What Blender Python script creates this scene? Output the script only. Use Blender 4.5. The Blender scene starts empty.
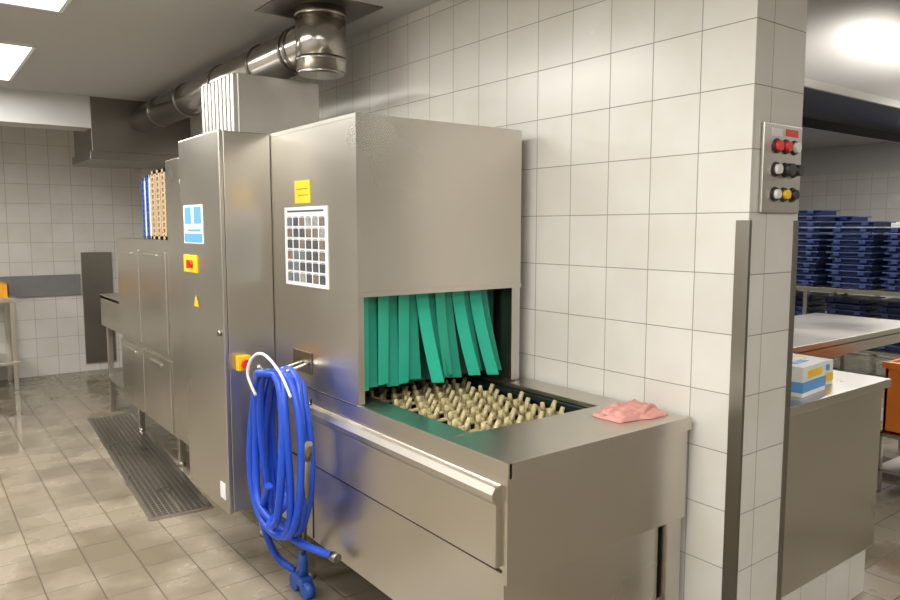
import bpy, bmesh, math, random
from mathutils import Vector, Matrix
random.seed(4)
D=bpy.data; SC=bpy.context.scene
# ------------------------------------------------------------ materials
def newmat(n):
    m=D.materials.new(n); m.use_nodes=True
    nt=m.node_tree; b=nt.nodes['Principled BSDF']
    return m,nt,b
def pm(n,col,rough=.5,metal=0,**k):
    m,nt,b=newmat(n)
    b.inputs['Base Color'].default_value=(*col,1); b.inputs['Roughness'].default_value=rough
    b.inputs['Metallic'].default_value=metal
    tc=nt.nodes.new('ShaderNodeNewGeometry'); nz=nt.nodes.new('ShaderNodeTexNoise'); nz.inputs['Scale'].default_value=k.get('ns',9)
    nt.links.new(tc.outputs['Position'],nz.inputs['Vector'])
    mx=nt.nodes.new('ShaderNodeMix'); mx.data_type='RGBA'
    v=k.get('var',.12)
    mx.inputs[6].default_value=(*[c*(1-v) for c in col],1); mx.inputs[7].default_value=(*[min(1,c*(1+v)) for c in col],1)
    nt.links.new(nz.outputs['Fac'],mx.inputs[0]); nt.links.new(mx.outputs[2],b.inputs['Base Color'])
    if 'em' in k:
        b.inputs['Emission Color'].default_value=(*k['emc'],1); b.inputs['Emission Strength'].default_value=k['em']
    return m
def steel(n,col=(.62,.585,.525),r0=.27,r1=.35,horiz=True):
    m,nt,b=newmat(n); L=nt.links.new
    g=nt.nodes.new('ShaderNodeNewGeometry')
    n2=nt.nodes.new('ShaderNodeTexNoise'); n2.inputs['Scale'].default_value=1.4; n2.inputs['Detail'].default_value=2
    L(g.outputs['Position'],n2.inputs['Vector'])
    mr=nt.nodes.new('ShaderNodeMapRange'); mr.inputs['From Min'].default_value=.3; mr.inputs['From Max'].default_value=.7
    mr.inputs['To Min'].default_value=r0; mr.inputs['To Max'].default_value=r1
    L(n2.outputs['Fac'],mr.inputs['Value']); L(mr.outputs[0],b.inputs['Roughness'])
    mx=nt.nodes.new('ShaderNodeMix'); mx.data_type='RGBA'
    mx.inputs[6].default_value=(*[c*.88 for c in col],1); mx.inputs[7].default_value=(*[min(1,c*1.08) for c in col],1)
    L(n2.outputs['Fac'],mx.inputs[0]); L(mx.outputs[2],b.inputs['Base Color'])
    n3=nt.nodes.new('ShaderNodeTexNoise'); n3.inputs['Scale'].default_value=1.6; n3.inputs['Detail'].default_value=0
    L(g.outputs['Position'],n3.inputs['Vector'])
    b0=nt.nodes.new('ShaderNodeBump'); b0.inputs['Strength'].default_value=.25; b0.inputs['Distance'].default_value=.025
    L(n3.outputs['Fac'],b0.inputs['Height']); L(b0.outputs[0],b.inputs['Normal'])
    b.inputs['Metallic'].default_value=1
    return m
def tile(n,ax,w,h,off,c1,c2,mort,rough=.25,ms=.0019,wet=False,bump=.4):
    m,nt,b=newmat(n); L=nt.links.new
    g=nt.nodes.new('ShaderNodeNewGeometry'); s=nt.nodes.new('ShaderNodeSeparateXYZ'); L(g.outputs['Position'],s.inputs[0])
    c=nt.nodes.new('ShaderNodeCombineXYZ')
    for i in (0,1):
        a=nt.nodes.new('ShaderNodeMath'); a.operation='ADD'; a.inputs[1].default_value=off[i]
        L(s.outputs[ax[i]],a.inputs[0]); L(a.outputs[0],c.inputs[i])
    br=nt.nodes.new('ShaderNodeTexBrick'); br.offset=0; br.squash=1
    L(c.outputs[0],br.inputs['Vector'])
    for k,v in (('Scale',1),('Mortar Size',ms),('Mortar Smooth',.25),('Bias',0),('Brick Width',w),('Row Height',h)): br.inputs[k].default_value=v
    br.inputs['Color1'].default_value=(*c1,1); br.inputs['Color2'].default_value=(*c2,1); br.inputs['Mortar'].default_value=(*mort,1)
    n2=nt.nodes.new('ShaderNodeTexNoise'); n2.inputs['Scale'].default_value=2.1 if wet else 5; n2.inputs['Detail'].default_value=5 if wet else 3
    L(g.outputs['Position'],n2.inputs['Vector'])
    mx=nt.nodes.new('ShaderNodeMix'); mx.data_type='RGBA'; mx.blend_type='MULTIPLY'; mx.inputs[0].default_value=1
    cr=nt.nodes.new('ShaderNodeValToRGB'); cr.color_ramp.elements[0].position=.42 if wet else .3; cr.color_ramp.elements[1].position=.54 if wet else .7
    lo=.72 if wet else .95
    cr.color_ramp.elements[0].color=(lo,lo*.98,lo*.94,1); cr.color_ramp.elements[1].color=(1,1,1,1)
    L(n2.outputs['Fac'],cr.inputs[0]); L(br.outputs['Color'],mx.inputs[6]); L(cr.outputs[0],mx.inputs[7]); L(mx.outputs[2],b.inputs['Base Color'])
    mr=nt.nodes.new('ShaderNodeMapRange')
    if wet:
        mr.inputs['From Min'].default_value=.44; mr.inputs['From Max'].default_value=.56
        mr.inputs['To Min'].default_value=.06; mr.inputs['To Max'].default_value=.30
    else:
        mr.inputs['To Min'].default_value=rough*.8; mr.inputs['To Max'].default_value=rough*1.2
    L(n2.outputs['Fac'],mr.inputs['Value'])
    ad=nt.nodes.new('ShaderNodeMath'); ad.operation='MULTIPLY_ADD'; ad.inputs[1].default_value=.4
    L(br.outputs['Fac'],ad.inputs[0]); L(mr.outputs[0],ad.inputs[2]); L(ad.outputs[0],b.inputs['Roughness'])
    inv=nt.nodes.new('ShaderNodeMath'); inv.operation='SUBTRACT'; inv.inputs[0].default_value=1; L(br.outputs['Fac'],inv.inputs[1])
    bp=nt.nodes.new('ShaderNodeBump'); bp.inputs['Strength'].default_value=bump; bp.inputs['Distance'].default_value=.002
    L(inv.outputs[0],bp.inputs['Height']); L(bp.outputs[0],b.inputs['Normal'])
    return m
TW=((.635,.62,.585),(.675,.66,.625),(.27,.255,.23))
M={}
M['tileX']=tile('tile_wall_x',(1,2),.195,.2,(-1.285+.195*20,0),*TW)
M['tileY']=tile('tile_wall_y',(0,2),.2,.2,(-2.26+20*.2,0),*TW)
M['floor']=tile('tile_floor',(0,1),.2,.2,(10,10),(.255,.218,.16),(.305,.262,.20),(.09,.073,.055),ms=.003,wet=True,bump=.35)
M['ceil']=pm('ceiling_paint',(.45,.445,.43),.8,var=.03)
M['white']=pm('white_paint',(.53,.525,.51),.6,var=.03)
M['steel']=steel('brushed_steel'); M['steelv']=steel('brushed_steel_vertical',(.57,.54,.485))
M['steeld']=steel('dark_steel',(.27,.25,.22),.3,.38)
M['duct']=steel('galvanised_duct',(.45,.425,.39),.15,.22)
M['canopy']=steel('canopy_steel',(.46,.44,.41),.30,.34)
M['alu']=pm('light_aluminium',(.57,.555,.52),.35,.85)
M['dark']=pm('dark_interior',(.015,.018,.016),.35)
M['black']=pm('black_plastic',(.02,.02,.02),.4)
M['green']=pm('green_curtain_rubber',(.015,.42,.28),.42,var=.1,ns=14)
M['green2']=pm('green_curtain_rubber_b',(.008,.27,.18),.42,var=.1,ns=14)
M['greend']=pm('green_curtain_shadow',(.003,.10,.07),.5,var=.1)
M['rail']=pm('basin_guide',(.008,.02,.017),.3,var=.1)
M['peg']=pm('beige_peg_plastic',(.47,.40,.21),.4,ns=30,var=.18)
M['hose']=pm('blue_hose_rubber',(.01,.065,.50),.35)
M['blue']=pm('blue_plastic',(.02,.08,.36),.4)
M['yellow']=pm('yellow_plastic',(.92,.55,.01),.4)
M['red']=pm('red_plastic',(.7,.03,.02),.35)
M['paper']=pm('white_paper',(.72,.74,.76),.6,var=.03)
M['ink']=pm('printed_ink',(.06,.06,.07),.6,ns=60,var=.8)
M['ink2']=pm('printed_brown',(.16,.12,.09),.6,ns=80,var=.8)
M['ink3']=pm('printed_slate',(.12,.14,.15),.6,ns=80,var=.8)
M['ink4']=pm('printed_grey',(.25,.25,.24),.6,ns=80,var=.8)
M['lblue']=pm('label_blue',(.10,.32,.68),.5,var=.1)
M['orange']=pm('orange_plastic',(.8,.22,.02),.4)
M['amber']=pm('amber_plastic',(.85,.38,.02),.4)
M['navy']=pm('navy_tray_plastic',(.014,.028,.10),.4)
M['navy2']=pm('navy_tray_rim',(.03,.055,.17),.35)
M['beige']=pm('beige_rack_plastic',(.48,.36,.22),.5,ns=40,var=.2)
M['cloth']=pm('red_cloth',(.60,.29,.25),.9,ns=40,var=.15)
M['grey']=pm('grey_rubber',(.19,.19,.19),.6)
M['emit']=pm('light_diffuser',(1,1,1),.5,em=6,emc=(1,.98,.94),var=0)
M['whitep']=pm('white_plastic',(.75,.75,.72),.3,var=.03)
# ------------------------------------------------------------ mesh helpers
def empty(n,loc=(0,0,0)):
    o=D.objects.new(n,None); SC.collection.objects.link(o); o.location=loc; o.empty_display_size=.1; return o
def link(n,me,mat,par=None,smooth=False):
    o=D.objects.new(n,me); SC.collection.objects.link(o)
    for m in (mat if isinstance(mat,(list,tuple)) else [mat]): me.materials.append(M[m])
    if par:
        o.parent=par; o.matrix_parent_inverse=Matrix.Translation(-Vector(par.location))
    return o
def bmbox(bm,x0,x1,y0,y1,z0,z1,mi=0,bev=0,mat4=None):
    vs=[bm.verts.new((x,y,z)) for x in (x0,x1) for y in (y0,y1) for z in (z0,z1)]
    fs=[]
    for q in ((0,1,3,2),(4,6,7,5),(0,4,5,1),(2,3,7,6),(0,2,6,4),(1,5,7,3)):
        f=bm.faces.new([vs[i] for i in q]); f.material_index=mi; fs.append(f)
    if mat4 is not None: bmesh.ops.transform(bm,matrix=mat4,verts=vs)
    if bev:
        es=list({e for f in fs for e in f.edges})
        r=bmesh.ops.bevel(bm,geom=es,offset=bev,segments=2,affect='EDGES',profile=.6)
        for f in r['faces']: f.material_index=mi
def bmcyl(bm,p0,p1,r0,r1=None,seg=20,mi=0,caps=True):
    r1=r0 if r1 is None else r1
    p0=Vector(p0);p1=Vector(p1);d=(p1-p0).normalized()
    a=d.orthogonal().normalized();b=d.cross(a)
    A=[bm.verts.new(p0+(a*math.cos(t)+b*math.sin(t))*r0) for t in [2*math.pi*i/seg for i in range(seg)]]
    B=[bm.verts.new(p1+(a*math.cos(t)+b*math.sin(t))*r1) for t in [2*math.pi*i/seg for i in range(seg)]]
    for i in range(seg):
        f=bm.faces.new((A[i],A[(i+1)%seg],B[(i+1)%seg],B[i])); f.material_index=mi; f.smooth=True
    if caps:
        f=bm.faces.new(A[::-1]); f.material_index=mi; f=bm.faces.new(B); f.material_index=mi
def bmtube(bm,pts,r,seg=10,mi=0,sub=6):
    P=[Vector(p) for p in pts]; Q=[]
    n=len(P)
    for i in range(n-1):
        a=P[max(i-1,0)];b=P[i];c=P[i+1];d=P[min(i+2,n-1)]
        for k in range(sub):
            t=k/sub
            Q.append(.5*((2*b)+(c-a)*t+(2*a-5*b+4*c-d)*t*t+(3*b-a-3*c+d)*t**3))
    Q.append(P[-1])
    rings=[];nrm=None
    for i,q in enumerate(Q):
        t=(Q[min(i+1,len(Q)-1)]-Q[max(i-1,0)]).normalized()
        nrm=t.orthogonal().normalized() if nrm is None else (nrm-t*nrm.dot(t)).normalized()
        b=t.cross(nrm)
        rings.append([bm.verts.new(q+(nrm*math.cos(2*math.pi*j/seg)+b*math.sin(2*math.pi*j/seg))*r) for j in range(seg)])
    for i in range(len(rings)-1):
        for j in range(seg):
            f=bm.faces.new((rings[i][j],rings[i][(j+1)%seg],rings[i+1][(j+1)%seg],rings[i+1][j])); f.smooth=True; f.material_index=mi
    f=bm.faces.new(rings[0][::-1]); f.material_index=mi; f=bm.faces.new(rings[-1]); f.material_index=mi
def fin(n,bm,mat,par=None):
    bmesh.ops.recalc_face_normals(bm,faces=bm.faces[:])
    me=D.meshes.new(n); bm.to_mesh(me); bm.free(); return link(n,me,mat,par)
def box(n,x0,x1,y0,y1,z0,z1,mat,par=None,bev=0):
    bm=bmesh.new(); bmbox(bm,x0,x1,y0,y1,z0,z1,0,bev); return fin(n,bm,mat,par)
def boxes(n,lst,mat,par=None,bev=0):
    bm=bmesh.new()
    for b in lst: bmbox(bm,*b[:6],mi=(b[6] if len(b)>6 else 0),bev=bev)
    return fin(n,bm,mat,par)
# ------------------------------------------------------------ room
XL,XR,YF,YB,ZC=-3.2,10.3,-3.0,8.6,2.65
box('floor',XL-.1,XR+.1,YF-.1,YB+.1,-.1,0,'floor')
box('ceiling',XL-.1,XR+.1,YF-.1,YB+.1,ZC,ZC+.1,'ceil')
box('wall_back',XL,XR,YB,YB+.1,0,ZC,'tileY')
box('wall_front',XL,XR,YF-.1,YF,0,ZC,'tileY')
box('wall_left',XL-.1,XL,YF,YB,0,ZC,'tileX')
boxes('wall_right',[(XR,XR+.1,YF,YB,0,2.28,0),(XR-.01,XR+.1,YF,YB,2.28,ZC,1)],['tileX','white'])
bm=bmesh.new(); bmbox(bm,2.16,2.46,1.285,YB,0,ZC)
bmesh.ops.recalc_face_normals(bm,faces=bm.faces[:])
for f in bm.faces: f.material_index=1 if abs(f.normal.y)>.5 else 0
fin('wall_partition',bm,['tileX','tileY'])
box('trim_beam',XL,2.16,6.8,7.1,2.39,ZC,'white')
box('trim_bumper_rail',XL,1.5,YB-.03,YB,.84,1.06,'grey',bev=.004)
box('trim_steel_panel',1.52,1.82,YB-.03,YB,.09,1.29,'steeld')  # steel panel in shade; the shade is put into its darker steel colour
def guard(n,cx,cy,sx):
    bm=bmesh.new(); t=.003;w=.045
    if sx<0:
        bmbox(bm,cx-t,cx,cy-t,cy+w,0,1.575); bmbox(bm,cx,cx+w*.25,cy-t,cy,0,1.575)
    else:
        bmbox(bm,cx,cx+t,cy-t,cy+w,0,1.575); bmbox(bm,cx-w*.6,cx,cy-t,cy,0,1.575)
    fin(n,bm,'steeld')
guard('trim_corner_guard_1',2.16,1.285,-1); guard('trim_corner_guard_2',2.46,1.285,1)
# ------------------------------------------------------------ ceiling lights
def lamp(x0,x1,y0,y1,pw=36.5):
    e=empty('ceiling_light_panel',((x0+x1)/2,(y0+y1)/2,ZC))
    boxes('frame',[(x0-.02,x1+.02,y0-.02,y0,ZC-.012,ZC),(x0-.02,x1+.02,y1,y1+.02,ZC-.012,ZC),(x0-.02,x0,y0,y1,ZC-.012,ZC),(x1,x1+.02,y0,y1,ZC-.012,ZC)],'whitep',e)
    box('diffuser',x0,x1,y0,y1,ZC-.008,ZC,'emit',e)
    l=D.lights.new('panel_light','AREA'); l.shape='RECTANGLE'; l.size=x1-x0; l.size_y=y1-y0; l.energy=pw; l.color=(1,.978,.935)
    o=D.objects.new('panel_light',l); SC.collection.objects.link(o); o.location=((x0+x1)/2,(y0+y1)/2,ZC-.03)
    o.parent=e; o.matrix_parent_inverse=Matrix.Translation(-Vector(e.location))
for y in (-1.3,.85,3.0,5.15): lamp(.1,.7,y,y+1.22)
for y in (-1.3,.85,3.0,5.15): lamp(-2.2,-1.6,y,y+1.22)
for x,y,dy,pw in ((3.6,-1.2,.6,30),(4.1,.80,.25,6),(5.4,2.6,.6,30),(7.6,2.6,.6,30),(7.6,-.4,.6,30),(5.0,4.6,.6,30)): lamp(x,x+1.2,y,y+dy,pw)
# ------------------------------------------------------------ dishwasher
W=empty('conveyor_dishwasher',(1.7,3,0))
XA=1.30
ox0,ox1,oy0=1.415,2.01,1.765
boxes('table_top',[(XA,2.14,1.46,oy0,.872,.9),(XA,ox0,oy0,2.2949,.872,.9),(XA+.016,ox0,2.295,3.02,.872,.9),(ox1,2.14,oy0,3.02,.872,.9)],'steel',W,bev=.002)
boxes('table_rim',[(XA-.004,XA+.012,1.456,2.2949,.858,.904),(XA,2.14,1.456,1.468,.858,.904)],'steel',W,bev=.002)
boxes('basin',[(ox0,ox0+.006,oy0,3.0,.74,.885),(ox1-.006,ox1,oy0,3.0,.74,.885),(ox0,ox1,oy0,oy0+.006,.74,.885),(ox0,ox1,oy0,3.0,.735,.745)],'dark',W)
boxes('basin_guide_rails',[(ox0+.012,ox0+.028,oy0+.02,3.0,.862,.882),(ox1-.028,ox1-.012,oy0+.02,3.0,.862,.882),(ox0+.015,ox1-.015,oy0+.02,oy0+.032,.862,.880)],'rail',W,bev=.002)
boxes('table_end_panel',[(XA+.002,2.13,1.465,1.48,.545,.86)],'steel',W,bev=.002)
boxes('table_end_lower_panel',[(XA+.03,2.03,1.50,1.515,.25,.545)],'steel',W,bev=.002)
boxes('table_side',[(XA+.004,XA+.02,1.48,3.02,.25,.871),(2.11,2.13,1.48,3.02,.25,.86),(XA+.01,2.12,1.5,3.0,.25,.262)],'steel',W)
bm=bmesh.new()
bmbox(bm,XA-.014,XA+.006,1.495,2.67,.59,.775,bev=.004)
prof=[(XA-.014,.775),(XA-.026,.79),(XA-.029,.808),(XA-.016,.826),(XA+.004,.832),(XA+.004,.775)]
A=[bm.verts.new((x,1.495,z)) for x,z in prof]; B=[bm.verts.new((x,2.67,z)) for x,z in prof]
for i in range(len(prof)):
    j=(i+1)%len(prof); bm.faces.new((A[i],A[j],B[j],B[i]))
bm.faces.new(A[::-1]); bm.faces.new(B)
fin('side_skirt_door',bm,'steel',W)
box('side_skirt_door_narrow',XA-.01,XA+.006,2.69,3.0,.595,.83,'steel',W,bev=.003)
boxes('side_lower_plinth_seams',[(XA+.001,XA+.005,1.49,3.0,.575,.583),(XA+.001,XA+.005,2.678,2.684,.26,.85)],'dark',W)
bm=bmesh.new()
for x,y in ((1.36,1.56),(2.08,1.52),(1.36,2.85),(2.07,2.85),(1.38,4.3),(2.0,4.3),(1.38,5.75),(2.0,5.75),(1.38,3.4),(2.0,3.4),(1.38,4.75)):
    if x==2.08: bmbox(bm,2.045,2.125,1.475,1.54,.03,.545,bev=.003)
    else: bmbox(bm,x-.02,x+.02,y-.02,y+.02,.03,.27,bev=.003)
    bmcyl(bm,(x,y,0),(x,y,.04),.028,.018)
fin('legs',bm,'steel',W)
# outlet hood
boxes('hood_shell',[(XA,XA+.015,2.2951,3.02,.872,1.939),(XA,2.09,2.28,2.295,1.305,1.955),(XA,2.09,2.2951,3.02,1.94,1.955),(2.075,2.09,2.2951,3.02,.9,1.939)],'steel',W)
boxes('hood_opening_frame',[(XA,1.325,2.281,2.2949,.905,1.3049),(2.045,2.09,2.283,2.2949,.905,1.3049),(XA-.001,2.091,2.276,2.281,1.30,1.318)],'steel',W)
boxes('hood_side_seam',[(XA-.002,XA+.001,2.2951,3.02,.895,.90)],'steeld',W)
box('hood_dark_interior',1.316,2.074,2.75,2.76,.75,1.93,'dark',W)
box('wash_tunnel',XA,2.09,3.022,4.6,.25,1.955,'steel',W,bev=.004)
box('prewash_section_upper',XA,2.05,4.602,5.95,.74,1.475,'steel',W,bev=.005)
box('prewash_section_lower',XA+.012,2.04,4.602,5.93,.235,.74,'steel',W,bev=.004)
bl=[]
for y0,y1 in ((4.64,5.26),(5.28,5.9)):
    bl.append((XA-.006,XA+.015,y0,y1,.25,.715)); bl.append((XA-.012,XA,y0+.005,y1-.005,.76,1.40))
boxes('prewash_doors',bl,'steel',W,bev=.004)
boxes('prewash_door_handles',[(XA-.024,XA-.012,y,y+.3,1.365,1.38) for y in (4.8,5.44)]+[(XA-.02,XA-.004,y,y+.3,.66,.675) for y in (4.8,5.44)],'steel',W,bev=.002)
boxes('infeed_table',[(XA,2.05,5.95,6.62,.97,1.0),(XA,XA+.02,5.95,6.62,.74,.99),(XA,2.05,6.6,6.62,.74,.99),(XA+.03,XA+.07,6.54,6.58,.0,.75),(1.95,1.99,6.54,6.58,0,.75),(XA,2.05,5.95,6.62,.3,.32)],'steel',W,bev=.002)
# control cabinet
cx=1.07
box('control_cabinet_body',cx+.02,XA-.001,3.022,3.56,.31,1.955,'steelv',W,bev=.004)
box('control_cabinet_door',cx,cx+.018,3.02,3.562,.305,1.957,'steelv',W,bev=.004)
bm=bmesh.new()
for z in (.5,1.75): bmcyl(bm,(cx+.01,3.568,z-.03),(cx+.01,3.568,z+.03),.009,seg=12)
bmcyl(bm,(cx-.012,3.06,1.1),(cx,3.06,1.1),.012,seg=14)
fin('control_cabinet_hinges_and_lock',bm,'steeld',W)
box('main_switch_plate',cx-.006,cx,3.33,3.52,1.345,1.425,'yellow',W,bev=.002)
bm=bmesh.new(); bmcyl(bm,(cx-.02,3.40,1.385),(cx-.006,3.40,1.385),.018); bmbox(bm,cx-.03,cx-.02,3.394,3.406,1.366,1.404)
fin('main_switch_knob',bm,'red',W)
boxes('cabinet_label',[(cx-.002,cx,3.24,3.51,1.48,1.655,0),(cx-.003,cx-.0005,3.26,3.36,1.57,1.645,1),(cx-.003,cx-.0005,3.40,3.49,1.57,1.645,1),(cx-.003,cx-.0005,3.25,3.50,1.485,1.525,1),(cx-.003,cx-.0005,3.27,3.45,1.535,1.545,1)],['paper','lblue'],W)
bm=bmesh.new()
v=[bm.verts.new(p) for p in ((cx-.002,3.33,1.19),(cx-.002,3.40,1.19),(cx-.002,3.365,1.245))]; bm.faces.new(v)
fin('warning_triangle',bm,'yellow',W)
box('rating_plate',cx-.002,cx,3.06,3.12,.36,.43,'paper',W)
boxes('emergency_stop_box',[(1.115,1.172,2.985,3.02,.94,1.005,0)],'yellow',W,bev=.004)
bm=bmesh.new(); bmcyl(bm,(1.143,2.985,.972),(1.143,2.972,.972),.012); bmcyl(bm,(1.143,2.972,.972),(1.143,2.958,.972),.02,.018); fin('emergency_stop_button',bm,'red',W)
# poster and sticker
y0,y1,z0,z1=2.50,2.885,1.315,1.635
L=[(XA-.003,XA-.0005,y0,y1,z0,z1,0)]
for r in range(6):
    for c in range(6):
        a=y0+.022+c*.058; b=z0+.016+r*.0455
        L.append((XA-.0045,XA-.002,a,a+.046,b,b+.034,random.choice((1,1,2,3,3,4))))
        L.append((XA-.0045,XA-.002,a+.006,a+.04,b+.0365,b+.0385,1))
L.append((XA-.0045,XA-.002,y0+.03,y1-.03,z1-.02,z1-.013,1))
boxes('instruction_poster',L,['paper','ink','ink2','ink3','ink4'],W)
boxes('yellow_notice',[(XA-.003,XA-.0005,2.645,2.78,1.65,1.74,0),(XA-.0045,XA-.002,2.66,2.765,1.705,1.708,1),(XA-.0045,XA-.002,2.66,2.75,1.68,1.683,1)],['yellow','ink2'],W)
# vent box on top, ribbed side
bm=bmesh.new(); bmbox(bm,1.385,1.83,3.6,4.1,1.955,2.32,bev=.003)
for i in range(9): bmbox(bm,1.36,1.387,3.607+i*.055,3.607+i*.055+.032,1.96,2.318,bev=.004)
bmbox(bm,1.375,1.84,3.592,4.108,1.955,1.975)
fin('ribbed_vent_box',bm,'alu',W)
# curtain: flat overlapping flaps
bm=bmesh.new()
def strip(xt,w,z0,z1,yo,dx,dy,tw,mi):
    N=12; cols=[]
    for i in range(N+1):
        t=i/N; z=z1+(z0-z1)*t
        x=xt+dx*t**1.4; y=yo-dy*t**1.3
        a=tw*(.5+.5*t)
        cols.append([bm.verts.new((x+math.cos(a)*w*s, y+math.sin(a)*w*s, z)) for s in (-.5,.5)])
    for i in range(N):
        f=bm.faces.new((cols[i][0],cols[i][1],cols[i+1][1],cols[i+1][0])); f.material_index=mi
for i in range(12):
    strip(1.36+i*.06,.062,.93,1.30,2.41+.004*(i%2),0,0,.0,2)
spec=[(1.350,.0,.0,.15),(1.394,.0,.0,-.3),(1.440,-.004,.0,.2),(1.486,.004,.004,-.35),(1.532,-.002,.0,.15),(1.578,.012,.01,-.3),(1.618,.05,.04,-.5),(1.66,.06,.025,-.35),(1.705,.035,.008,.2),(1.75,.035,.02,-.45),(1.795,.055,.045,-.5),(1.845,.045,.025,-.2),(1.885,.06,.05,-.6),(1.935,.055,.035,-.45)]
for i,(x,dx,dy,tw) in enumerate(spec):
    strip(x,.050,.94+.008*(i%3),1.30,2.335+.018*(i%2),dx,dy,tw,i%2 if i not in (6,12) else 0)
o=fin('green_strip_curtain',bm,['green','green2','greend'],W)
s=o.modifiers.new('solid','SOLIDIFY'); s.thickness=.003
box('curtain_rail',1.335,2.02,2.315,2.42,1.296,1.31,'steeld',W)
# conveyor pegs
bm=bmesh.new()
ry=oy0+.08; r=0
while ry<2.9:
    bmcyl(bm,(ox0+.035,ry,.842),(ox1-.035,ry,.842),.008,seg=8)
    n=5 if r%2 else 4
    for c in range(n):
        x=ox0+.09+(c+(0 if r%2 else .5))*.104
        bmbox(bm,x-.014,x+.014,ry-.038,ry+.038,.832,.86,bev=.004)
        bmbox(bm,x-.036,x+.036,ry-.009,ry+.009,.848,.868,bev=.004)
        for sgn in (-1,1):
            a=Vector((x+sgn*.024,ry,.858)); b=a+Vector((sgn*.010,-.006,.038))
            bmcyl(bm,a,b,.0115,.008,seg=8)
        bmcyl(bm,(x,ry-.03,.856),(x,ry-.036,.888),.009,.006,seg=8)
    ry+=.092; r+=1
for x in (ox0+.04,ox1-.04):
    bmbox(bm,x-.008,x+.008,oy0+.04,2.98,.832,.848,bev=.002)
fin('peg_conveyor',bm,'peg',W)
# ------------------------------------------------------------ cloth
bm=bmesh.new()
def sheet(cx,cy,z,w,d,rot,ph,hh):
    NX,NY=44,30; g=[]
    R=Matrix.Rotation(rot,4,'Z')
    for i in range(NX+1):
        row=[]
        for j in range(NY+1):
            u=i/NX*2-1; v=j/NY*2-1
            e=max(0,1-(abs(u)**8+abs(v)**8))
            h=hh*e**.4*(.72+.24*math.sin(4*u+2.3*v+ph)+.18*math.sin(8*v-3*u+ph*2)+.08*math.sin(17*u+7*v)+.06*math.sin(23*v-5*u))
            px=u*w*(1+.05*math.sin(3*v+ph)); py=v*d*(1+.10*math.sin(3.5*u+ph)+.03*math.sin(9*u))
            q=R@Vector((px,py,0))
            row.append(bm.verts.new((cx+q.x,cy+q.y,z+max(0,h))))
        g.append(row)
    for i in range(NX):
        for j in range(NY):
            f=bm.faces.new((g[i][j],g[i+1][j],g[i+1][j+1],g[i][j+1])); f.smooth=True
sheet(2.0,1.61,.9012,.122,.074,-.12,.4,.018)
sheet(2.005,1.618,.912,.105,.058,.02,1.7,.024)
fin('folded_cloth',bm,'cloth')
# ------------------------------------------------------------ hose
HS=empty('hose_holder',(1.22,2.75,.95))
boxes('bracket_plate',[(XA-.006,XA,2.655,2.825,.955,1.045)],'steeld',HS,bev=.002)
bm=bmesh.new()
bmtube(bm,[(XA,2.74,1.0),(1.20,2.72,.985),(1.12,2.70,.985),(1.09,2.70,1.01)],.007)
bmtube(bm,[(1.29,2.68,1.0),(1.20,2.66,.985),(1.14,2.65,.985)],.007)
fin('bracket_arms',bm,'steel',HS)
bm=bmesh.new()
bmtube(bm,[(1.10,2.76,.88),(1.08,2.79,.965),(1.09,2.76,1.035),(1.11,2.69,1.055),(1.14,2.61,.99),(1.16,2.56,.90)],.006)
fin('white_hook',bm,'whitep',HS)
bm=bmesh.new(); pts=[]
loops=5
for k in range(loops*14+7):
    t=k/14*2*math.pi; i=k/14
    w_=[.215,.165,.195,.15,.205,.18][int(i+.5)%6]
    b=.325-.018*math.cos(i*2.1+1)
    st=math.sin(t); ct=math.cos(t)
    yy=2.68+math.copysign(abs(st)**.75,st)*w_*(.88-.12*ct)
    zz=.985-b+b*ct
    xx=1.105+.024*((i*2.0)%5)+.01*math.sin(t*2+i)
    pts.append((xx,yy,zz))
pts+= [(1.17,2.66,.325),(1.20,2.58,.30),(1.24,2.50,.285),(1.262,2.43,.285)]
bmtube(bm,pts,.0155,seg=10,sub=4)
bmtube(bm,[(1.12,2.70,.52),(1.13,2.80,.38),(1.17,2.86,.25),(1.22,2.86,.13),(1.27,2.80,.08)],.0155,seg=10,sub=6)
fin('blue_hose',bm,'hose',HS)
bm=bmesh.new(); bmcyl(bm,(1.15,2.40,.70),(1.272,2.72,.15),.010,seg=14); bmcyl(bm,(1.15,2.40,.70),(1.137,2.365,.77),.014,seg=14); bmcyl(bm,(1.26,2.435,.285),(1.266,2.40,.285),.019,seg=14)
fin('lance_tube',bm,'steeld',HS)
bm=bmesh.new()
bmcyl(bm,(1.262,2.70,.20),(1.28,2.74,.06),.02,seg=16)
for dy in (-.05,.05):
    bmcyl(bm,(1.255,2.74+dy,.036),(1.295,2.74+dy,.036),.036,seg=20)
bmbox(bm,1.25,1.30,2.69,2.79,.045,.085,bev=.006)
fin('lance_foot',bm,'blue',HS)
# ------------------------------------------------------------ ducts
DU=empty('exhaust_duct',(1.75,3.41,2.4))
bm=bmesh.new()
bmcyl(bm,(1.75,3.41,2.33),(1.75,3.41,ZC),.126,seg=40)
bmcyl(bm,(1.75,3.41,2.318),(1.75,3.41,2.33),.105,.126,seg=40)
for z in (2.38,2.60): bmcyl(bm,(1.75,3.41,z),(1.75,3.41,z+.018),.131,seg=40)
bmcyl(bm,(1.75,3.45,2.49),(1.75,6.79,2.49),.112,seg=36)
fin('duct_pipe',bm,'duct',DU)
bm=bmesh.new()
for y in (3.60,3.66,4.1,4.75,5.5,6.2): bmcyl(bm,(1.75,y,2.49),(1.75,y+.022,2.49),.121,seg=36)
fin('duct_collars',bm,'steeld',DU)
boxes('ceiling_flange',[(1.5,1.99,3.2,3.64,ZC-.006,ZC)],'steeld',DU)
HO=empty('exhaust_hood',(1.7,7.1,2.4))
bm=bmesh.new()
bmbox(bm,1.33,2.155,6.795,7.57,2.19,ZC,bev=.003)
bmbox(bm,1.31,2.158,6.775,7.59,2.13,2.20,bev=.004)
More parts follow.
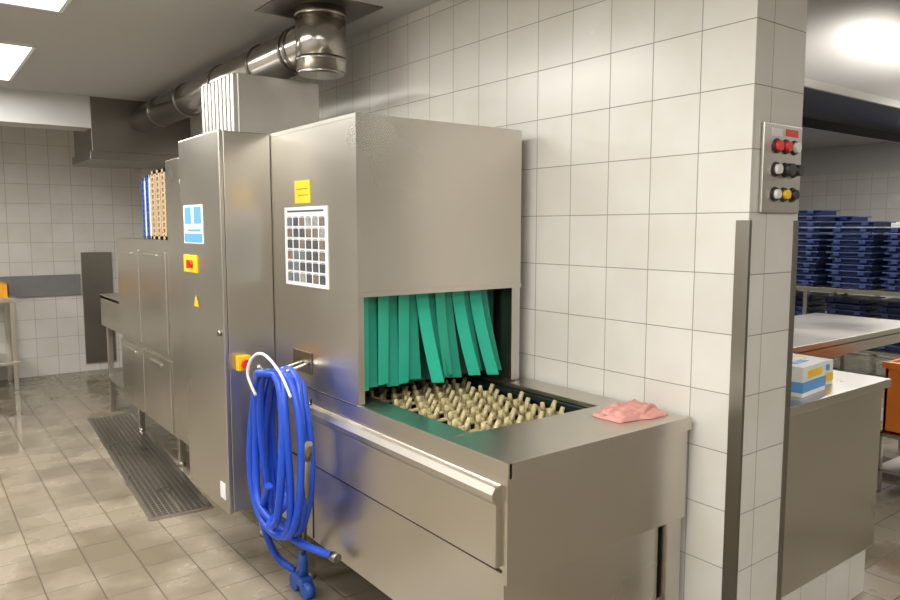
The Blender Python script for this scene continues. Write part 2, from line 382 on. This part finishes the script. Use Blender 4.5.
fin('canopy',bm,'steeld',HO)
# ------------------------------------------------------------ dish racks on prewash
R=empty('dish_rack_stack',(1.5,4.85,1.48))
def rack(n,y,th,h,mat,x0=1.325,x1=1.82):
    bm=bmesh.new()
    z0=1.478; z1=z0+h
    bmbox(bm,x0,x1,y,y+th,z0,z0+.02); bmbox(bm,x0,x1,y,y+th,z1-.02,z1)
    bmbox(bm,x0,x0+.012,y,y+th*.35,z0,z1); bmbox(bm,x0,x0+.012,y+th*.75,y+th,z0,z1); bmbox(bm,x1-.02,x1,y,y+th,z0,z1)
    bmbox(bm,x0+.013,x1-.02,y+th*.4,y+th*.5,z0,z1)
    for k in range(1,12):
        zz=z0+h*k/12
        bmbox(bm,x0+.001,x0+.012,y,y+th,zz-.008,zz+.006)
    fin(n,bm,mat,R)
for i in range(3): rack('rack_%d'%(i+1),4.70+i*.115,.105,.44,'beige')
rack('rack_5',5.045,.035,.42,'whitep'); rack('rack_6',5.085,.07,.42,'blue'); rack('rack_7',5.16,.03,.41,'whitep'); rack('rack_8',5.195,.055,.41,'blue')
# ------------------------------------------------------------ floor drain
bm=bmesh.new()
Lh,Wh=1.22,.155
bmbox(bm,-Wh,Wh,-Lh,Lh,.001,.003,mi=1)  # flat dark sheet, its colour stands in for the shaded pit below the bars
for s in (-1,1):
    bmbox(bm,s*Wh-.012,s*Wh+.012,-Lh,Lh,.001,.012); bmbox(bm,-Wh,Wh,s*Lh-.01,s*Lh+.01,.001,.012)
bmbox(bm,-.008,.008,-Lh,Lh,.001,.0115)
k=-Lh+.02
while k<Lh: bmbox(bm,-Wh,Wh,k-.006,k+.006,.001,.009); k+=.03
for x in (-.12,-.09,-.06,-.03,.03,.06,.09,.12): bmbox(bm,x-.004,x+.004,-Lh,Lh,.001,.0095)
bmesh.ops.transform(bm,matrix=Matrix.Translation((1.205,5.14,0))@Matrix.Rotation(-math.radians(3.7),4,'Z'),verts=bm.verts[:])
fin('floor_drain_grate',bm,['steel','dark'])
# ------------------------------------------------------------ left table at back wall
T=empty('steel_side_table',(.4,8.2,0))
boxes('table',[(-.6,.84,7.95,8.55,.85,.89),(-.6,.84,7.95,8.55,.25,.28),(.78,.82,7.97,8.01,0,.86),(.78,.82,8.5,8.54,0,.86),(-.58,-.54,7.97,8.01,0,.86),(-.58,-.54,8.5,8.54,0,.86)],'steel',T,bev=.002)
boxes('crate',[(.45,.78,8.0,8.4,.892,.90),(.45,.78,8.0,8.01,.9,1.02),(.45,.78,8.39,8.4,.9,1.02),(.45,.46,8.0,8.4,.9,1.02),(.77,.78,8.0,8.4,.9,1.02)],'amber',empty('amber_crate',(.6,8.2,.9)))
# ------------------------------------------------------------ pillar control panel
P=empty('wall_switch_panel',(2.33,1.28,1.75))
box('plate',2.205,2.44,1.272,1.283,1.60,1.885,'steel',P,bev=.003)
bm=bmesh.new(); bm2=bmesh.new(); bm4=bmesh.new(); bm5=bmesh.new()
def btn(b,x,z,r,h=.018): bmcyl(b,(x,1.272,z),(x,1.272-h,z),r,r*.9,seg=18)
for z in (1.815,1.74,1.66):
    for x in (2.28,2.335,2.39): btn(bm4,x,z,.025,.006)
btn(bm,2.28,1.815,.018); btn(bm,2.335,1.815,.018); btn(bm2,2.39,1.815,.018)
btn(bm2,2.28,1.74,.017); btn(bm4,2.335,1.74,.022,.03); btn(bm4,2.39,1.74,.02,.03)
btn(bm2,2.28,1.66,.016); btn(bm5,2.335,1.66,.016,.02); btn(bm4,2.39,1.66,.018)
bmbox(bm2,2.25,2.31,1.27,1.272,1.845,1.87)
fin('red_buttons',bm,'red',P); fin('white_buttons',bm2,'whitep',P); fin('black_buttons',bm4,'black',P); fin('yellow_buttons',bm5,'yellow',P)
boxes('red_label',[(2.335,2.41,1.27,1.272,1.85,1.872)],'red',P)
# ------------------------------------------------------------ right counter
C=empty('steel_counter',(2.9,1.5,0))
box('cladding',2.466,3.25,1.30,1.75,.2,.885,'steelv',C,bev=.003)
box('worktop',2.465,3.29,1.285,1.78,.885,.92,'steel',C,bev=.004)
box('trim_plinth',2.47,3.2,1.31,1.74,0,.2,'tileY')
def carton(n,x,y,rz,w,d,h,z,mats):
    e=empty(n,(x,y,z))
    bm=bmesh.new(); bmbox(bm,-w/2,w/2,-d/2,d/2,0,h,0,bev=.002)
    bmbox(bm,-w/2-.001,w/2+.001,-d/2-.001,d/2+.001,h*.15,h*.5,1)
    bmbox(bm,-w*.3,w*.3,-d/2-.0015,d/2+.0015,h*.6,h*.85,2)
    bmbox(bm,-w*.25,w*.25,-d*.12,d*.12,h,h+.002,1)
    o=fin('carton',bm,mats,None); o.parent=e; e.rotation_euler=(0,0,rz)
carton('glove_box',2.74,1.40,.1,.22,.12,.115,.9205,['whitep','lblue','yellow'])
carton('glove_box',2.93,1.50,-.1,.13,.22,.10,.9205,['whitep','yellow','lblue'])
# right exhaust hood
H2=empty('exhaust_hood',(3.5,1.7,2.3))
bm=bmesh.new()
X0,X1=2.50,6.0
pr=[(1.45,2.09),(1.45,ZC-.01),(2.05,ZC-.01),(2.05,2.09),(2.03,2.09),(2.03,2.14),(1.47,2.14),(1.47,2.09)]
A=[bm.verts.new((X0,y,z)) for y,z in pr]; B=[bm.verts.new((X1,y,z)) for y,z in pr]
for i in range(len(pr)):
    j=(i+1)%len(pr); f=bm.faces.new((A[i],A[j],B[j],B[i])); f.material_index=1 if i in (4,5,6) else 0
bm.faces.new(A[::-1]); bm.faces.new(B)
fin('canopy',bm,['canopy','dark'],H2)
boxes('canopy_lower_lip',[(X0,X1,1.442,1.45,2.085,2.115)],'steel',H2)
# middle steel table
MT=empty('steel_work_table',(4.2,2.1,0))
boxes('table',[(3.3,5.6,2.0,2.75,.86,.90),(3.3,5.6,2.0,2.02,.80,.87)]+[(x,x+.04,y,y+.04,0,.86) for x in (3.34,5.5) for y in (2.04,2.67)]+[(3.36,5.54,2.06,2.7,.25,.27)],'steel',MT,bev=.002)
# tray tables + stacks
TT=empty('steel_shelf_table',(8,3.7,0))
boxes('table',[(7.3,8.3,2.3,5.2,.92,.96)]+[(x,x+.04,y,y+.04,0,.92) for x in (7.34,8.22) for y in (2.34,3.7,5.12)]+[(7.34,8.26,2.34,5.16,.35,.38)],'steel',TT,bev=.002)
def trays(x,y,z,n,rz=0):
    bm=bmesh.new()
    for i in range(n):
        zz=z+i*.06
        ox=random.uniform(-.015,.015); oy=random.uniform(-.018,.018)
        bmbox(bm,-.19+ox,.19+ox,-.19+oy,.19+oy,zz,zz+.046,mi=0,bev=.006)
        bmbox(bm,-.22+ox,.22+ox,-.22+oy,.22+oy,zz+.040,zz+.053,mi=1,bev=.004)
        for s in (-1,1):
            bmbox(bm,-.225+ox,-.19+ox,s*.12-.03+oy,s*.12+.03+oy,zz+.012,zz+.046,mi=1,bev=.003)
    bmesh.ops.transform(bm,matrix=Matrix.Translation((x,y,0))@Matrix.Rotation(rz,4,'Z'),verts=bm.verts[:])
    fin('tray_stack',bm,['navy','navy2'])
for y,n in ((4.9,14),(4.4,14),(3.86,13),(3.33,11),(2.82,10)):
    trays(7.62,y,.962,n); trays(8.1,y-.1,.962,n-1)
for y in (4.5,3.95,3.4,2.9): trays(7.7,y,.382,8)
boxes('storage_boxes',[(9.3,9.7,y,y+.42,0,1.62) for y in (3.4,3.9,4.4,4.9)],'whitep',empty('white_container_stack',(9.5,4,0)),bev=.02)
# orange crate on small trolley
TR=empty('steel_trolley',(4.8,1.6,0))
boxes('frame',[(4.5,5.0,1.38,1.82,.34,.36),(4.5,5.0,1.38,1.82,.13,.15)]+[(x,x+.03,y,y+.03,0,.36) for x in (4.5,4.97) for y in (1.38,1.79)],'steel',TR)
boxes('crate',[(4.52,4.95,1.40,1.42,.361,.78),(4.52,4.95,1.78,1.80,.361,.78),(4.52,4.54,1.40,1.80,.361,.78),(4.93,4.95,1.40,1.80,.361,.78),(4.52,4.95,1.40,1.80,.361,.38),(4.505,4.965,1.385,1.40,.74,.78),(4.505,4.52,1.385,1.815,.74,.78)],'orange',empty('orange_crate',(4.8,1.6,.36)),bev=.004)
# ------------------------------------------------------------ world + camera
w=D.worlds.new('World'); SC.world=w; w.use_nodes=True
w.node_tree.nodes['Background'].inputs[0].default_value=(.9,.93,1,1); w.node_tree.nodes['Background'].inputs[1].default_value=.1
SC.view_settings.view_transform='Standard'
p=math.radians(5.66); th=math.radians(36.96)
s,c=math.sin(th),math.cos(th); sp,cp=math.sin(p),math.cos(p)
F=Vector((s*cp,c*cp,-sp));Rr=Vector((c,-s,0));U=Vector((s*sp,c*sp,cp))
cam=D.cameras.new('camera'); co=D.objects.new('camera',cam); SC.collection.objects.link(co)
m=Matrix((Rr,U,-F)).transposed().to_4x4(); m.translation=(0,0,1.55); co.matrix_world=m
cam.sensor_width=36; cam.lens=726/900*36; cam.clip_start=.05
SC.camera=co
